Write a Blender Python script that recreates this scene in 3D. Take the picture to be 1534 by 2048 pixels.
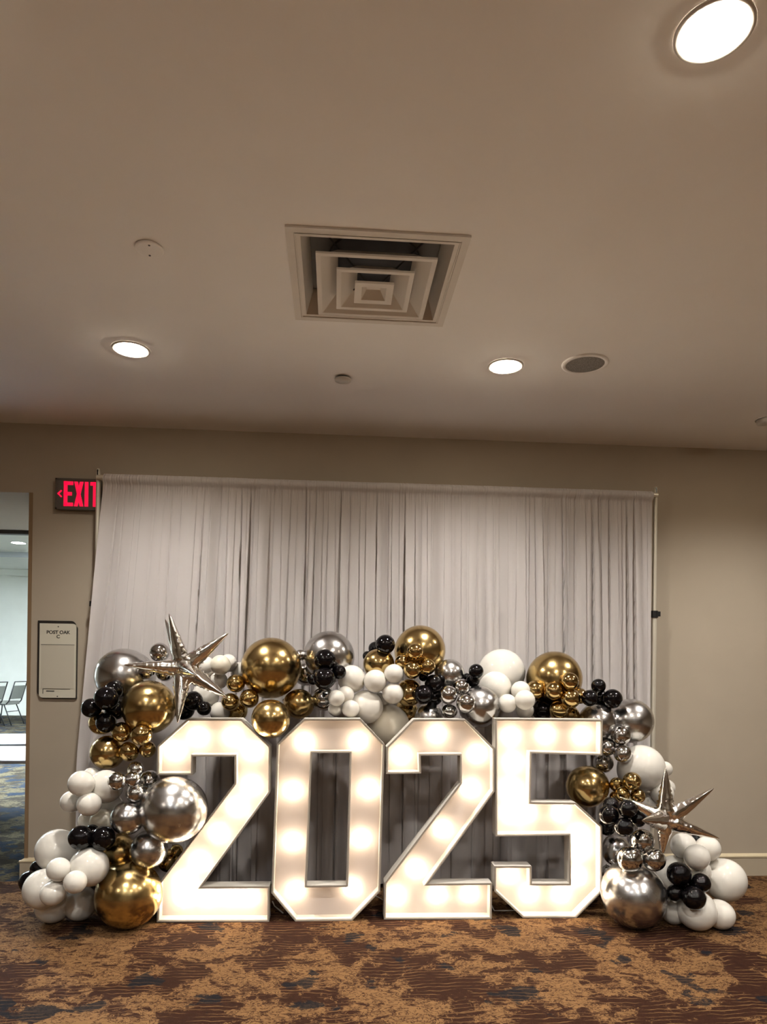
import bpy, bmesh, math, random
from mathutils import Vector, Matrix
from mathutils.geometry import tessellate_polygon

sc = bpy.context.scene
for o in list(bpy.data.objects):
    bpy.data.objects.remove(o)
COL = sc.collection
random.seed(7)

# ------------------------------------------------------------------ camera
F, CAM_D, CAM_H, YAW, ROLL, PPY, CEIL = 1383.35, 5.0123, 1.5672, 0.0706, 0.0136, 1325.2, 3.2084
FW = Vector((math.sin(YAW), math.cos(YAW), 0))
R0 = Vector((math.cos(YAW), -math.sin(YAW), 0))
UP = Vector((0, 0, 1))
RT = R0 * math.cos(ROLL) + UP * math.sin(ROLL)
U2 = UP * math.cos(ROLL) - R0 * math.sin(ROLL)
CAMP = Vector((0, -CAM_D, CAM_H))
cam_data = bpy.data.cameras.new('camera')
cam = bpy.data.objects.new('camera', cam_data)
COL.objects.link(cam)
cam_data.sensor_fit = 'HORIZONTAL'
cam_data.sensor_width = 36
cam_data.lens = F * 36 / 1534
cam_data.shift_y = (PPY - 1024) / 1534
cam_data.clip_start = 0.05
m3 = Matrix((RT, U2, -FW)).transposed()
cam.matrix_world = Matrix.Translation(CAMP) @ m3.to_4x4()
sc.camera = cam

# ------------------------------------------------------------------ world, exposure
w = bpy.data.worlds.new('world')
sc.world = w
w.use_nodes = True
w.node_tree.nodes['Background'].inputs[0].default_value = (0.5, 0.45, 0.4, 1)
w.node_tree.nodes['Background'].inputs[1].default_value = 0.02
sc.view_settings.view_transform = 'Standard'
sc.view_settings.look = 'None'
sc.view_settings.gamma = 1
sc.view_settings.use_curve_mapping = False
sc.view_settings.exposure = 1.42
cy = sc.cycles
cy.use_denoising = True
cy.use_adaptive_sampling = True
cy.adaptive_threshold = 0.2
cy.max_bounces = 6
cy.diffuse_bounces = 4
cy.glossy_bounces = 4
cy.caustics_reflective = False
cy.caustics_refractive = False
cy.use_light_tree = True
DOWNLIGHT_W = 88        # each recessed ceiling lamp
LENS_E = 42             # brightness of its visible lens
BULB_E = 6.5             # brightness of each marquee bulb
NEXT_ROOM_E = 42.0       # cool light panels added out of view in the room beyond


# ------------------------------------------------------------------ helpers
def ray(x, y):
    return RT * ((x - 767) / F) - U2 * ((y - PPY) / F) + FW


def at(x, y, Y):
    d = ray(x, y)
    return CAMP + d * ((Y + CAM_D) / d.y)


def atz(x, y, z):
    d = ray(x, y)
    return CAMP + d * ((z - CAM_H) / d.z)


def tag(o, label=None, cat=None, group=None, kind=None):
    if label: o['label'] = label
    if cat: o['category'] = cat
    if group: o['group'] = group
    if kind: o['kind'] = kind
    return o


def empty(name, loc=(0, 0, 0), rz=0):
    o = bpy.data.objects.new(name, None)
    o.empty_display_size = 0.1
    COL.objects.link(o)
    o.location = loc
    o.rotation_euler = (0, 0, rz)
    return o


def mesh_obj(name, verts, faces, m, parent=None, smooth=False, loc=None):
    me = bpy.data.meshes.new(name)
    me.from_pydata([tuple(v) for v in verts], [], faces)
    me.update()
    if smooth:
        me.polygons.foreach_set('use_smooth', [True] * len(me.polygons))
    if m: me.materials.append(m)
    o = bpy.data.objects.new(name, me)
    COL.objects.link(o)
    if parent: o.parent = parent
    if loc is not None: o.location = loc
    return o


class MB:
    def __init__(s): s.v = []; s.f = []

    def add(s, v, f):
        n = len(s.v)
        s.v += [tuple(p) for p in v]
        s.f += [tuple(i + n for i in q) for q in f]
        return s

    def box(s, x0, x1, y0, y1, z0, z1):
        v = [(x, y, z) for z in (z0, z1) for y in (y0, y1) for x in (x0, x1)]
        return s.add(v, [(0, 2, 3, 1), (4, 5, 7, 6), (0, 1, 5, 4), (2, 6, 7, 3), (0, 4, 6, 2), (1, 3, 7, 5)])

    def tube(s, pts, r, n=8, caps=True):
        pts = [Vector(p) for p in pts]
        rs = r if isinstance(r, (list, tuple)) else [r] * len(pts)
        V = []; Fc = []
        ref = None
        for i, p in enumerate(pts):
            t = (pts[min(i + 1, len(pts) - 1)] - pts[max(i - 1, 0)]).normalized()
            if ref is None:
                ref = t.orthogonal().normalized()
            ref = (ref - t * ref.dot(t)).normalized()
            b = t.cross(ref)
            for k in range(n):
                a = 2 * math.pi * k / n
                V.append(p + (ref * math.cos(a) + b * math.sin(a)) * rs[i])
        for i in range(len(pts) - 1):
            for k in range(n):
                Fc.append((i * n + k, i * n + (k + 1) % n, (i + 1) * n + (k + 1) % n, (i + 1) * n + k))
        if caps:
            Fc.append(tuple(reversed(range(n))))
            Fc.append(tuple(range((len(pts) - 1) * n, len(pts) * n)))
        return s.add(V, Fc)

    def lathe(s, prof, n=32, axis='z', c=(0, 0, 0)):
        """prof: list of (radius, height) bottom to top"""
        V = []; Fc = []
        for r, h in prof:
            for k in range(n):
                a = 2 * math.pi * k / n
                V.append((c[0] + r * math.cos(a), c[1] + r * math.sin(a), c[2] + h))
        for i in range(len(prof) - 1):
            for k in range(n):
                Fc.append((i * n + k, i * n + (k + 1) % n, (i + 1) * n + (k + 1) % n, (i + 1) * n + k))
        return s.add(V, Fc)

    def build(s, name, m, parent=None, smooth=False, loc=None, bevel=0):
        o = mesh_obj(name, s.v, s.f, m, parent, smooth, loc)
        if bevel:
            b = o.modifiers.new('bevel', 'BEVEL')
            b.width = bevel; b.segments = 2; b.limit_method = 'ANGLE'
        return o


def offset_poly(P, d):
    """inward offset of a counter-clockwise polygon (list of 2-tuples)"""
    n = len(P); out = []
    for i in range(n):
        a, b, c = Vector(P[i - 1]), Vector(P[i]), Vector(P[(i + 1) % n])
        e1 = (b - a).normalized(); e2 = (c - b).normalized()
        n1 = Vector((-e1.y, e1.x)); n2 = Vector((-e2.y, e2.x))
        k = (n1 + n2) / max(0.2, 1 + n1.dot(n2))
        out.append(tuple(b + k * d))
    return out


def area2(P):
    return sum(P[i - 1][0] * P[i][1] - P[i][0] * P[i - 1][1] for i in range(len(P)))


# ------------------------------------------------------------------ materials
def mat(name, color=(0.8, 0.8, 0.8), rough=0.5, metal=0.0, spec=0.5, emit=None, estr=0.0, coat=0.0):
    m = bpy.data.materials.new(name)
    m.use_nodes = True
    b = m.node_tree.nodes['Principled BSDF']
    b.inputs['Base Color'].default_value = (*color, 1)
    b.inputs['Roughness'].default_value = rough
    b.inputs['Metallic'].default_value = metal
    b.inputs['Specular IOR Level'].default_value = spec
    b.inputs['Coat Weight'].default_value = coat
    if emit:
        b.inputs['Emission Color'].default_value = (*emit, 1)
        b.inputs['Emission Strength'].default_value = estr
    return m


class NT:
    """small helper around a material's node tree"""
    def __init__(s, m):
        s.t = m.node_tree; s.N = s.t.nodes; s.L = s.t.links
        s.b = s.N['Principled BSDF']

    def n(s, typ, **kw):
        x = s.N.new(typ)
        for k, v in kw.items():
            if k.startswith('i_'):
                x.inputs[k[2:].replace('_', ' ')].default_value = v
            else:
                setattr(x, k, v)
        return x

    def l(s, a, b): s.L.new(a, b)

    def coords(s, scale=(1, 1, 1)):
        tc = s.n('ShaderNodeTexCoord'); mp = s.n('ShaderNodeMapping')
        mp.inputs['Scale'].default_value = scale
        s.l(tc.outputs['Object'], mp.inputs['Vector'])
        return mp.outputs['Vector']

    def noise(s, vec, scale, detail=2, rough=0.5, dist=0.0):
        x = s.n('ShaderNodeTexNoise')
        x.inputs['Scale'].default_value = scale; x.inputs['Detail'].default_value = detail
        x.inputs['Roughness'].default_value = rough; x.inputs['Distortion'].default_value = dist
        s.l(vec, x.inputs['Vector'])
        return x

    def ramp(s, fac, stops):
        r = s.n('ShaderNodeValToRGB')
        e = r.color_ramp.elements
        while len(e) < len(stops): e.new(0.5)
        for k, (p, c) in enumerate(stops):
            e[k].position = p
            e[k].color = (*c, 1) if isinstance(c, tuple) else (c, c, c, 1)
        s.l(fac, r.inputs['Fac'])
        return r.outputs['Color']

    def mix(s, fac, a, b, mode='MIX'):
        x = s.n('ShaderNodeMix'); x.data_type = 'RGBA'; x.blend_type = mode
        for sock, v in ((x.inputs[0], fac), (x.inputs[6], a), (x.inputs[7], b)):
            if isinstance(v, (int, float)): sock.default_value = v
            elif isinstance(v, tuple): sock.default_value = (*v, 1)
            else: s.l(v, sock)
        return x.outputs[2]

    def math(s, op, a, b=0.0):
        x = s.n('ShaderNodeMath'); x.operation = op
        for sock, v in ((x.inputs[0], a), (x.inputs[1], b)):
            if isinstance(v, (int, float)): sock.default_value = v
            else: s.l(v, sock)
        return x.outputs[0]

    def bump(s, h, strength, dist=0.01):
        x = s.n('ShaderNodeBump')
        x.inputs['Strength'].default_value = strength; x.inputs['Distance'].default_value = dist
        s.l(h, x.inputs['Height']); s.l(x.outputs['Normal'], s.b.inputs['Normal'])


def paint(name, color, rough=0.85, bump=0.25, scale=160, var=0.06):
    m = mat(name, color, rough, spec=0.25)
    t = NT(m); v = t.coords()
    a = t.noise(v, 3.0, 4)
    c = t.mix(a.outputs['Fac'], tuple(x * (1 - var) for x in color), tuple(x * (1 + var) for x in color))
    t.l(c, t.b.inputs['Base Color'])
    if bump: t.bump(t.noise(v, scale, 3).outputs['Fac'], bump, 0.004)
    return m


def carpet(name, brown, gold, navy, brownfrac=0.0, navyfrac=0.60):
    m = mat(name, brown, 0.95, spec=0.1)
    t = NT(m); v = t.coords()
    # ragged edges: warp the coordinates with a fine noise
    wn = t.noise(v, 11, 5, 0.6)
    sub = t.n('ShaderNodeVectorMath', operation='SUBTRACT'); sub.inputs[1].default_value = (0.5, 0.5, 0.5)
    t.l(wn.outputs['Color'], sub.inputs[0])
    scl = t.n('ShaderNodeVectorMath', operation='SCALE'); scl.inputs['Scale'].default_value = 0.09
    t.l(sub.outputs[0], scl.inputs[0])
    add = t.n('ShaderNodeVectorMath', operation='ADD')
    t.l(v, add.inputs[0]); t.l(scl.outputs[0], add.inputs[1])
    vw = add.outputs[0]
    big = t.noise(vw, 2.2, 12, 0.74, 0.25)
    gmask = t.ramp(big.outputs['Fac'], [(0.485 + brownfrac, 0.0), (0.51 + brownfrac, 1.0)])
    # thin wavy lines that run along x
    mp = t.n('ShaderNodeMapping'); mp.inputs['Scale'].default_value = (0.10, 1.0, 1.0)
    wn2 = t.noise(v, 2.6, 4, 0.55)
    sub2 = t.n('ShaderNodeVectorMath', operation='SUBTRACT'); sub2.inputs[1].default_value = (0.5, 0.5, 0.5)
    t.l(wn2.outputs['Color'], sub2.inputs[0])
    scl2 = t.n('ShaderNodeVectorMath', operation='SCALE'); scl2.inputs['Scale'].default_value = 0.16
    t.l(sub2.outputs[0], scl2.inputs[0])
    add2 = t.n('ShaderNodeVectorMath', operation='ADD'); t.l(v, add2.inputs[0]); t.l(scl2.outputs[0], add2.inputs[1])
    t.l(add2.outputs[0], mp.inputs['Vector'])
    wv = t.n('ShaderNodeTexWave', wave_type='BANDS', bands_direction='Y')
    wv.inputs['Scale'].default_value = 9.0; wv.inputs['Distortion'].default_value = 3.0
    wv.inputs['Detail'].default_value = 4; wv.inputs['Detail Scale'].default_value = 2.5
    t.l(mp.outputs['Vector'], wv.inputs['Vector'])
    brk = t.noise(v, 7, 4)
    lines = t.math('MULTIPLY', t.ramp(wv.outputs['Fac'], [(0.88, 0.0), (0.97, 0.85)]),
                   t.ramp(brk.outputs['Fac'], [(0.40, 0.0), (0.55, 0.8)]))
    # brown squiggles inside the gold areas
    sq = t.noise(t.coords((1, 1.7, 1)), 13, 5, 0.62, 2.2)
    ridge = t.math('ABSOLUTE', t.math('SUBTRACT', sq.outputs['Fac'], 0.5))
    crack = t.ramp(ridge, [(0.018, 0.95), (0.034, 0.0)])
    frag = t.noise(t.coords((1, 1.5, 1)), 8.5, 9, 0.68, 0.6)
    gmask = t.math('MULTIPLY', gmask, t.ramp(frag.outputs['Fac'], [(0.40, 0.0), (0.43, 1.0)]))
    g2 = t.math('MULTIPLY', gmask, t.math('SUBTRACT', 1.0, crack))
    fac = t.math('MAXIMUM', g2, lines)
    var = t.noise(v, 30, 3)
    browns = t.mix(var.outputs['Fac'], tuple(c * 0.7 for c in brown), tuple(c * 1.3 for c in brown))
    golds = t.mix(var.outputs['Fac'], tuple(c * 0.8 for c in gold), tuple(c * 1.2 for c in gold))
    col = t.mix(fac, browns, golds)
    nv = t.noise(vw, 3.6, 6, 0.55)
    nmask = t.ramp(nv.outputs['Fac'], [(navyfrac, 0.0), (navyfrac + 0.025, 0.9)])
    nlines = t.math('MULTIPLY', nmask, t.math('SUBTRACT', 1.0, t.math('MULTIPLY', lines, 0.6)))
    col = t.mix(nlines, col, navy)
    t.l(col, t.b.inputs['Base Color'])
    t.bump(t.noise(v, 320, 2).outputs['Fac'], 0.5, 0.006)
    return m


def chrome(name, color, rough, bump=0.0):
    m = mat(name, color, rough, metal=1.0)
    t = NT(m); v = t.coords()
    if bump: t.bump(t.noise(v, 40.0, 3).outputs['Fac'], bump, 0.01)
    n = t.noise(v, 2.0, 2)
    t.l(t.ramp(n.outputs['Fac'], [(0.3, rough * 0.8), (0.7, rough * 1.25)]), t.b.inputs['Roughness'])
    return m


M = {}
M['ceiling'] = paint('ceiling_paint', (0.86, 0.84, 0.82), 0.9, 0.0, 140, 0.03)
M['wall'] = paint('wall_paint', (0.42, 0.362, 0.285), 0.85, 0.0, 200)
M['wall_far'] = paint('pale_wall_paint', (0.72, 0.74, 0.70), 0.85, 0.1, 150)
M['base'] = paint('baseboard_paint', (0.44, 0.375, 0.28), 0.6, 0.05, 100)
M['basecap'] = paint('baseboard_cap_lit_tone', (0.62, 0.53, 0.36), 0.5, 0.02, 100)  # same paint as the board, made paler to imitate its lit top edge
M['guard'] = paint('corner_guard_brown', (0.25, 0.17, 0.10), 0.5, 0.02, 100)
M['carpet'] = carpet('patterned_carpet', (0.026, 0.0092, 0.0048), (0.165, 0.088, 0.036), (0.006, 0.0065, 0.009))
M['carpet2'] = carpet('patterned_carpet_next_room', (0.030, 0.026, 0.020), (0.12, 0.105, 0.065), (0.013, 0.026, 0.05), 0.0, 0.53)
M['whitepaint'] = paint('white_painted_wood', (0.62, 0.58, 0.52), 0.45, 0.03, 60, 0.02)
M['edge'] = paint('shaded_white_edge', (0.34, 0.30, 0.25), 0.5, 0.03, 60, 0.03)  # rim is white too; its dimmer lighting is painted in as grey-beige
M['panelpaint'] = paint('white_panel_paint', (0.50, 0.44, 0.415), 0.6, 0.02, 60, 0.02)
M['bulb'] = mat('lit_bulb_glass', (1, 0.95, 0.85), 0.3, emit=(1.0, 0.84, 0.62), estr=BULB_E)
M['socket'] = mat('white_bulb_socket', (0.8, 0.78, 0.72), 0.4)
M['gold'] = chrome('chrome_gold_latex', (0.54, 0.39, 0.17), 0.11)
M['gold_big'] = chrome('satin_chrome_gold_latex', (0.54, 0.39, 0.17), 0.20)
M['silver'] = chrome('chrome_silver_latex', (0.56, 0.55, 0.54), 0.11)
M['silver_big'] = chrome('satin_chrome_silver_latex', (0.56, 0.55, 0.54), 0.23)
M['white'] = mat('white_latex', (0.68, 0.65, 0.59), 0.06, spec=0.5)
M['ivory'] = mat('translucent_white_latex', (0.70, 0.64, 0.52), 0.28)
for k in ('white', 'ivory'):
    b = M[k].node_tree.nodes['Principled BSDF']
    t = NT(M[k]); v = t.coords()
    c0 = tuple(b.inputs['Base Color'].default_value)[:3]
    n_ = t.noise(v, 1.5, 2)
    t.l(t.mix(n_.outputs['Fac'], tuple(c * 0.95 for c in c0), tuple(min(1, c * 1.05) for c in c0)), b.inputs['Base Color'])
M['black'] = mat('black_latex', (0.003, 0.0025, 0.003), 0.05, spec=0.35)
M['foil'] = chrome('silver_foil', (0.88, 0.86, 0.82), 0.12, 0.08)
M['vent'] = paint('vent_painted_metal', (0.70, 0.66, 0.61), 0.55, 0.03, 80)
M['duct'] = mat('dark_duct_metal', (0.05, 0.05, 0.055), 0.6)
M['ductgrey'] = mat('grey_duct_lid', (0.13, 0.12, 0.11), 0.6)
M['trim'] = mat('white_light_trim', (0.62, 0.60, 0.57), 0.35)
M['lens'] = mat('lit_lamp_lens', (1, 1, 1), 0.3, emit=(1.0, 0.86, 0.66), estr=LENS_E)
M['lens_cool'] = mat('lit_lamp_lens_cool', (1, 1, 1), 0.3, emit=(0.80, 0.92, 1.0), estr=LENS_E)
M['panel_cool'] = mat('added_fill_glow_cool', (1, 1, 1), 0.3, emit=(0.84, 0.94, 1.0), estr=NEXT_ROOM_E)
M['grille'] = mat('dark_speaker_mesh', (0.16, 0.15, 0.14), 0.6)
t = NT(M['grille']); vv = t.coords()
vo = t.n('ShaderNodeTexVoronoi'); vo.inputs['Scale'].default_value = 220; t.l(vv, vo.inputs['Vector'])
t.l(t.ramp(vo.outputs['Distance'], [(0.25, (0.08, 0.075, 0.07)), (0.55, (0.27, 0.25, 0.23))]), t.b.inputs['Base Color'])
M['steel'] = mat('brushed_aluminium_pole', (0.66, 0.62, 0.52), 0.4, metal=0.35)
M['blackplastic'] = mat('black_plastic', (0.012, 0.012, 0.013), 0.35)
M['exitbody'] = mat('dark_sign_housing', (0.11, 0.10, 0.085), 0.5)
M['exitred'] = mat('lit_red_letters', (0.5, 0.01, 0.03), 0.4, emit=(1.0, 0.004, 0.05), estr=0.42)
M['signplate'] = paint('cream_sign_plate', (0.60, 0.57, 0.47), 0.5, 0.03, 80, 0.03)
M['signinner'] = paint('beige_sign_panel', (0.52, 0.485, 0.40), 0.5, 0.03, 80, 0.03)
M['signback'] = mat('dark_sign_backing', (0.02, 0.017, 0.015), 0.4)
M['ink'] = mat('dark_grey_print', (0.07, 0.068, 0.06), 0.6)
M['cord'] = mat('white_power_cord', (0.6, 0.56, 0.5), 0.5)
M['chairframe'] = mat('black_chair_frame', (0.02, 0.022, 0.024), 0.35, metal=0.3)
M['chaircloth'] = paint('grey_green_upholstery', (0.20, 0.21, 0.19), 0.9, 0.2, 200, 0.15)
M['tabletop'] = paint('white_plastic_table', (0.36, 0.385, 0.43), 0.4, 0.02, 60, 0.02)
M['tableedge'] = mat('grey_table_edge', (0.28, 0.30, 0.31), 0.5)
M['darktrack'] = mat('dark_partition_track', (0.05, 0.048, 0.046), 0.5)

# drape fabric: thin, slightly see-through cloth
m = bpy.data.materials.new('sheer_white_drape'); m.use_nodes = True
nt = m.node_tree; bs = nt.nodes['Principled BSDF']
bs.inputs['Base Color'].default_value = (0.60, 0.565, 0.555, 1)
bs.inputs['Roughness'].default_value = 0.9
bs.inputs['Specular IOR Level'].default_value = 0.1
bs.inputs['Sheen Weight'].default_value = 0.15
tr = nt.nodes.new('ShaderNodeBsdfTranslucent'); tr.inputs[0].default_value = (0.7, 0.64, 0.6, 1)
mx = nt.nodes.new('ShaderNodeMixShader'); mx.inputs[0].default_value = 0.18
nt.links.new(bs.outputs[0], mx.inputs[1]); nt.links.new(tr.outputs[0], mx.inputs[2])
nt.links.new(mx.outputs[0], nt.nodes['Material Output'].inputs[0])
tt = NT(m); vv = tt.coords((300, 300, 300))
tt.bump(tt.noise(vv, 1.0, 2).outputs['Fac'], 0.15, 0.002)
M['drape'] = m

# ------------------------------------------------------------------ the setting
XL, XR, YF = -6.2, 6.0, -9.6          # room extents behind and beside the camera
JX, OT = -2.145, 2.724                # jamb of the opening, its height
PASS = 1.5                            # depth of the passage through the wall
mesh_obj('floor', [(XL, YF, 0), (XR, YF, 0), (XR, 0, 0), (XL, 0, 0)], [(0, 1, 2, 3)], M['carpet'])['kind'] = 'structure'
DX, DY, VS = 0.146, -2.036, 0.355      # air vent: centre, half size
cb = MB()
for q_ in ((XL, DX - VS + 0.05, YF, 0), (DX + VS - 0.05, XR, YF, 0), (DX - VS + 0.05, DX + VS - 0.05, YF, DY - VS + 0.05), (DX - VS + 0.05, DX + VS - 0.05, DY + VS - 0.05, 0)):
    cb.box(q_[0], q_[1], q_[2], q_[3], CEIL, CEIL + 0.02)
tag(cb.build('ceiling', M['ceiling']), kind='structure')
# back wall with a wide opening on the left (solid blocks so that the passage has depth)
wb = MB()
wb.box(JX, XR, 0, PASS, 0, CEIL)
wb.box(XL, JX, 0, PASS, OT, CEIL)
wb.box(XL, -5.4, 0, PASS, 0, OT)
tag(wb.build('wall_back', M['wall']), kind='structure')
tag(MB().box(XL - 0.1, XL, YF, 0, 0, CEIL).build('wall_left', M['wall']), kind='structure')
tag(MB().box(XR, XR + 0.1, YF, 0, 0, CEIL).build('wall_right', M['wall']), kind='structure')
tag(MB().box(XL, XR, YF - 0.1, YF, 0, CEIL).build('wall_front', M['wall']), kind='structure')
# baseboard: board with a cap strip, its lit top edge painted in paler
bb = tag(MB().box(JX - 0.03, XR, -0.016, 0.0, 0, 0.148).build('baseboard_back', M['base']), kind='structure')
MB().box(JX - 0.03, JX, 0.0, 0.6, 0, 0.148).build('jamb_return', M['base'], bb)
cp = MB()
cp.add([(JX - 0.03, -0.016, 0.148), (XR, -0.016, 0.148), (XR, 0, 0.166), (JX, 0, 0.166),
        (JX - 0.03, -0.016, 0.140), (XR, -0.016, 0.140)], [(0, 1, 2, 3), (0, 4, 5, 1)])
cp.box(JX - 0.034, XR, -0.020, -0.002, 0.140, 0.150)
cp.build('cap_strip', M['basecap'], bb)
tag(MB().box(JX - 0.004, JX + 0.02, -0.006, 0.05, 0.166, OT).build('trim_1', M['guard']), kind='structure')

# room beyond the opening
ZC2, YB2 = 3.95, 14.4
mesh_obj('floor_next_room', [(-12, 0, 0.0), (JX, 0, 0.0), (JX, PASS, 0.0), (3, PASS, 0), (3, YB2, 0.0), (-12, YB2, 0.0)],
         [(0, 1, 2, 3, 4, 5)], M['carpet2'])['kind'] = 'structure'
tag(MB().box(-12, 3, PASS, YB2, ZC2, ZC2 + 0.1).build('ceiling_next_room', M['wall_far']), kind='structure')
tag(MB().box(-12, 3, YB2, YB2 + 0.1, 0, ZC2).build('wall_next_room_back', M['wall_far']), kind='structure')
tag(MB().box(-12.1, -12, 0, YB2, 0, ZC2).build('wall_next_room_left', M['wall_far']), kind='structure')
tag(MB().box(3, 3.1, PASS, YB2, 0, ZC2).build('wall_next_room_right', M['wall_far']), kind='structure')
tag(MB().box(-12, 3, PASS - 0.02, PASS + 0.06, CEIL, ZC2).build('wall_next_room_front', M['wall_far']), kind='structure')
tag(MB().box(-12, XL, PASS - 0.3, PASS + 0.06, 0, ZC2).build('wall_next_room_pier', M['wall_far']), kind='structure')
tag(MB().box(-5.4, JX, PASS - 0.02, PASS + 0.05, OT - 0.035, OT).build('trim_2', M['darktrack']), kind='structure')
tag(MB().box(-12, 3, YB2 - 0.022, YB2, 0, 0.16).build('baseboard_next_room', M['wall_far']), kind='structure')
bk = tag(MB().box(-12, 3, 11.0, 12.6, ZC2 - 0.06, ZC2).build('trim_3', M['wall_far']), kind='structure')
MB().box(-12, 3, 10.98, 11.0, ZC2 - 0.14, ZC2 - 0.02).build('slot', M['tableedge'], bk)
tag(MB().box(-12, 3, YB2 - 0.10, YB2, ZC2 - 0.16, ZC2).build('trim_4', M['wall_far']), kind='structure')


# ------------------------------------------------------------------ ceiling fixtures
def downlight(x, y, z, label, cool=False, energy=None, spot=144):
    t = empty('recessed_downlight', (x, y, z))
    tag(t, label, 'ceiling light', 'recessed ceiling downlights')
    tr_ = MB().lathe([(0.098, -0.001), (0.098, -0.005), (0.094, -0.008), (0.084, -0.006), (0.080, -0.001)], 40)
    tr_.build('trim_ring', M['trim'], t, smooth=True)
    ln = MB().lathe([(0.0001, -0.020), (0.04, -0.018), (0.065, -0.0125), (0.0815, -0.004)], 40)
    o = ln.build('lens', M['lens_cool'] if cool else M['lens'], t, smooth=True)
    L = bpy.data.lights.new('downlight_lamp', 'SPOT')
    L.energy = DOWNLIGHT_W if energy is None else energy
    L.color = (0.84, 0.93, 1.0) if cool else (1.0, 0.955, 0.90)
    L.spot_size = math.radians(spot); L.spot_blend = 0.9
    L.shadow_soft_size = 0.07
    lo = bpy.data.objects.new('downlight_lamp', L); COL.objects.link(lo)
    lo.parent = t; lo.location = (0, 0, -0.028)
    return t


downlight(-1.097, -1.265, CEIL, 'round white recessed ceiling light above the left end of the drape', energy=DOWNLIGHT_W * 1.0)
downlight(0.916, -1.263, CEIL, 'round recessed ceiling light beside the dark ceiling speaker')
downlight(0.953, -3.293, CEIL, 'largest glaring recessed ceiling light in the top right corner')
for i, (gx, gy) in enumerate([(2.93, -1.265), (2.95, -3.29), (-3.11, -5.32),
                              (-1.09, -5.32), (0.95, -5.32), (2.95, -5.32), (-1.09, -7.35), (0.95, -7.35), (-1.12, -3.29)]):
    downlight(gx, gy, CEIL, 'recessed ceiling light out of view, %s row from the drape, %s column'
              % (('first', 'second', 'third', 'fourth')[round((-gy - 1.265) / 2.03)], ('leftmost', 'middle left', 'middle right', 'rightmost')[round((gx + 3.11) / 2.02)]), cool=(gx, gy) in ((-1.09, -5.32), (0.95, -7.35)))

# square ceiling diffuser
dt = empty('ceiling_air_vent', (DX, DY, CEIL))
tag(dt, 'square cream air vent with nested louvres in middle of the ceiling', 'air vent')


def sq_ring(mb, prof):
    """nested square loops: (half size, z)"""
    n = len(prof); V = []; Fc = []
    for hs, z in prof:
        V += [(-hs, -hs, z), (hs, -hs, z), (hs, hs, z), (-hs, hs, z)]
    for i in range(n - 1):
        for k in range(4):
            Fc.append((i * 4 + k, i * 4 + (k + 1) % 4, (i + 1) * 4 + (k + 1) % 4, (i + 1) * 4 + k))
    return mb.add(V, Fc)


S = VS
sq_ring(MB(), [(S, 0), (S, -0.008), (S - 0.03, -0.009), (S - 0.032, -0.006), (S - 0.055, -0.006), (S - 0.085, 0.085), (S - 0.085, 0.10)]).build('outer_frame', M['vent'], dt)
sq_ring(MB(), [(S - 0.034, -0.0085), (S - 0.034, -0.0105), (S - 0.038, -0.0105), (S - 0.038, -0.005)]).build('inner_edge', M['vent'], dt)
dk = MB().add([(-S, -S, 0.10), (S, -S, 0.10), (S, S, 0.10), (-S, S, 0.10)], [(0, 1, 2, 3)])
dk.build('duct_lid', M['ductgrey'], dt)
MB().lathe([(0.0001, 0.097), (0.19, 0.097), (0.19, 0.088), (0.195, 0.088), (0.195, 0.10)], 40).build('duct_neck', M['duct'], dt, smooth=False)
for hs, zz in ((0.243, -0.034), (0.160, -0.046)):
    sq_ring(MB(), [(hs - 0.085, zz + 0.068), (hs - 0.024, zz + 0.012), (hs, zz + 0.009), (hs, zz), (hs - 0.020, zz),
                   (hs - 0.090, zz + 0.066), (hs - 0.085, zz + 0.068)]).build('louvre', M['vent'], dt, bevel=0.002)
ctr = sq_ring(MB(), [(0.082, -0.045), (0.082, -0.055), (0.052, -0.055), (0.030, -0.020)])
ctr.add([(-0.03, -0.03, -0.02), (0.03, -0.03, -0.02), (0.03, 0.03, -0.02), (-0.03, 0.03, -0.02)], [(0, 1, 2, 3)])
ctr.build('centre_plate', M['vent'], dt)
st = MB()
for a in range(4):
    c, s_ = math.cos(a * math.pi / 2 + 0.785), math.sin(a * math.pi / 2 + 0.785)
    st.tube([(c * 0.05, s_ * 0.05, -0.02), (c * 0.33, s_ * 0.33, 0.085)], 0.004, 6)
st.build('hanger_bar', M['duct'], dt)

# ceiling speaker
p = atz(1170, 727, CEIL)
sp = empty('ceiling_speaker', p)
tag(sp, 'round ceiling speaker with dark mesh grille', 'speaker')
MB().lathe([(0.124, 0), (0.124, -0.006), (0.119, -0.009), (0.104, -0.009), (0.102, -0.005)], 44).build('rim', M['ceiling'], sp, smooth=True)
MB().lathe([(0.0001, -0.010), (0.06, -0.009), (0.103, -0.006)], 44).build('grille', M['grille'], sp, smooth=True)
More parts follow.
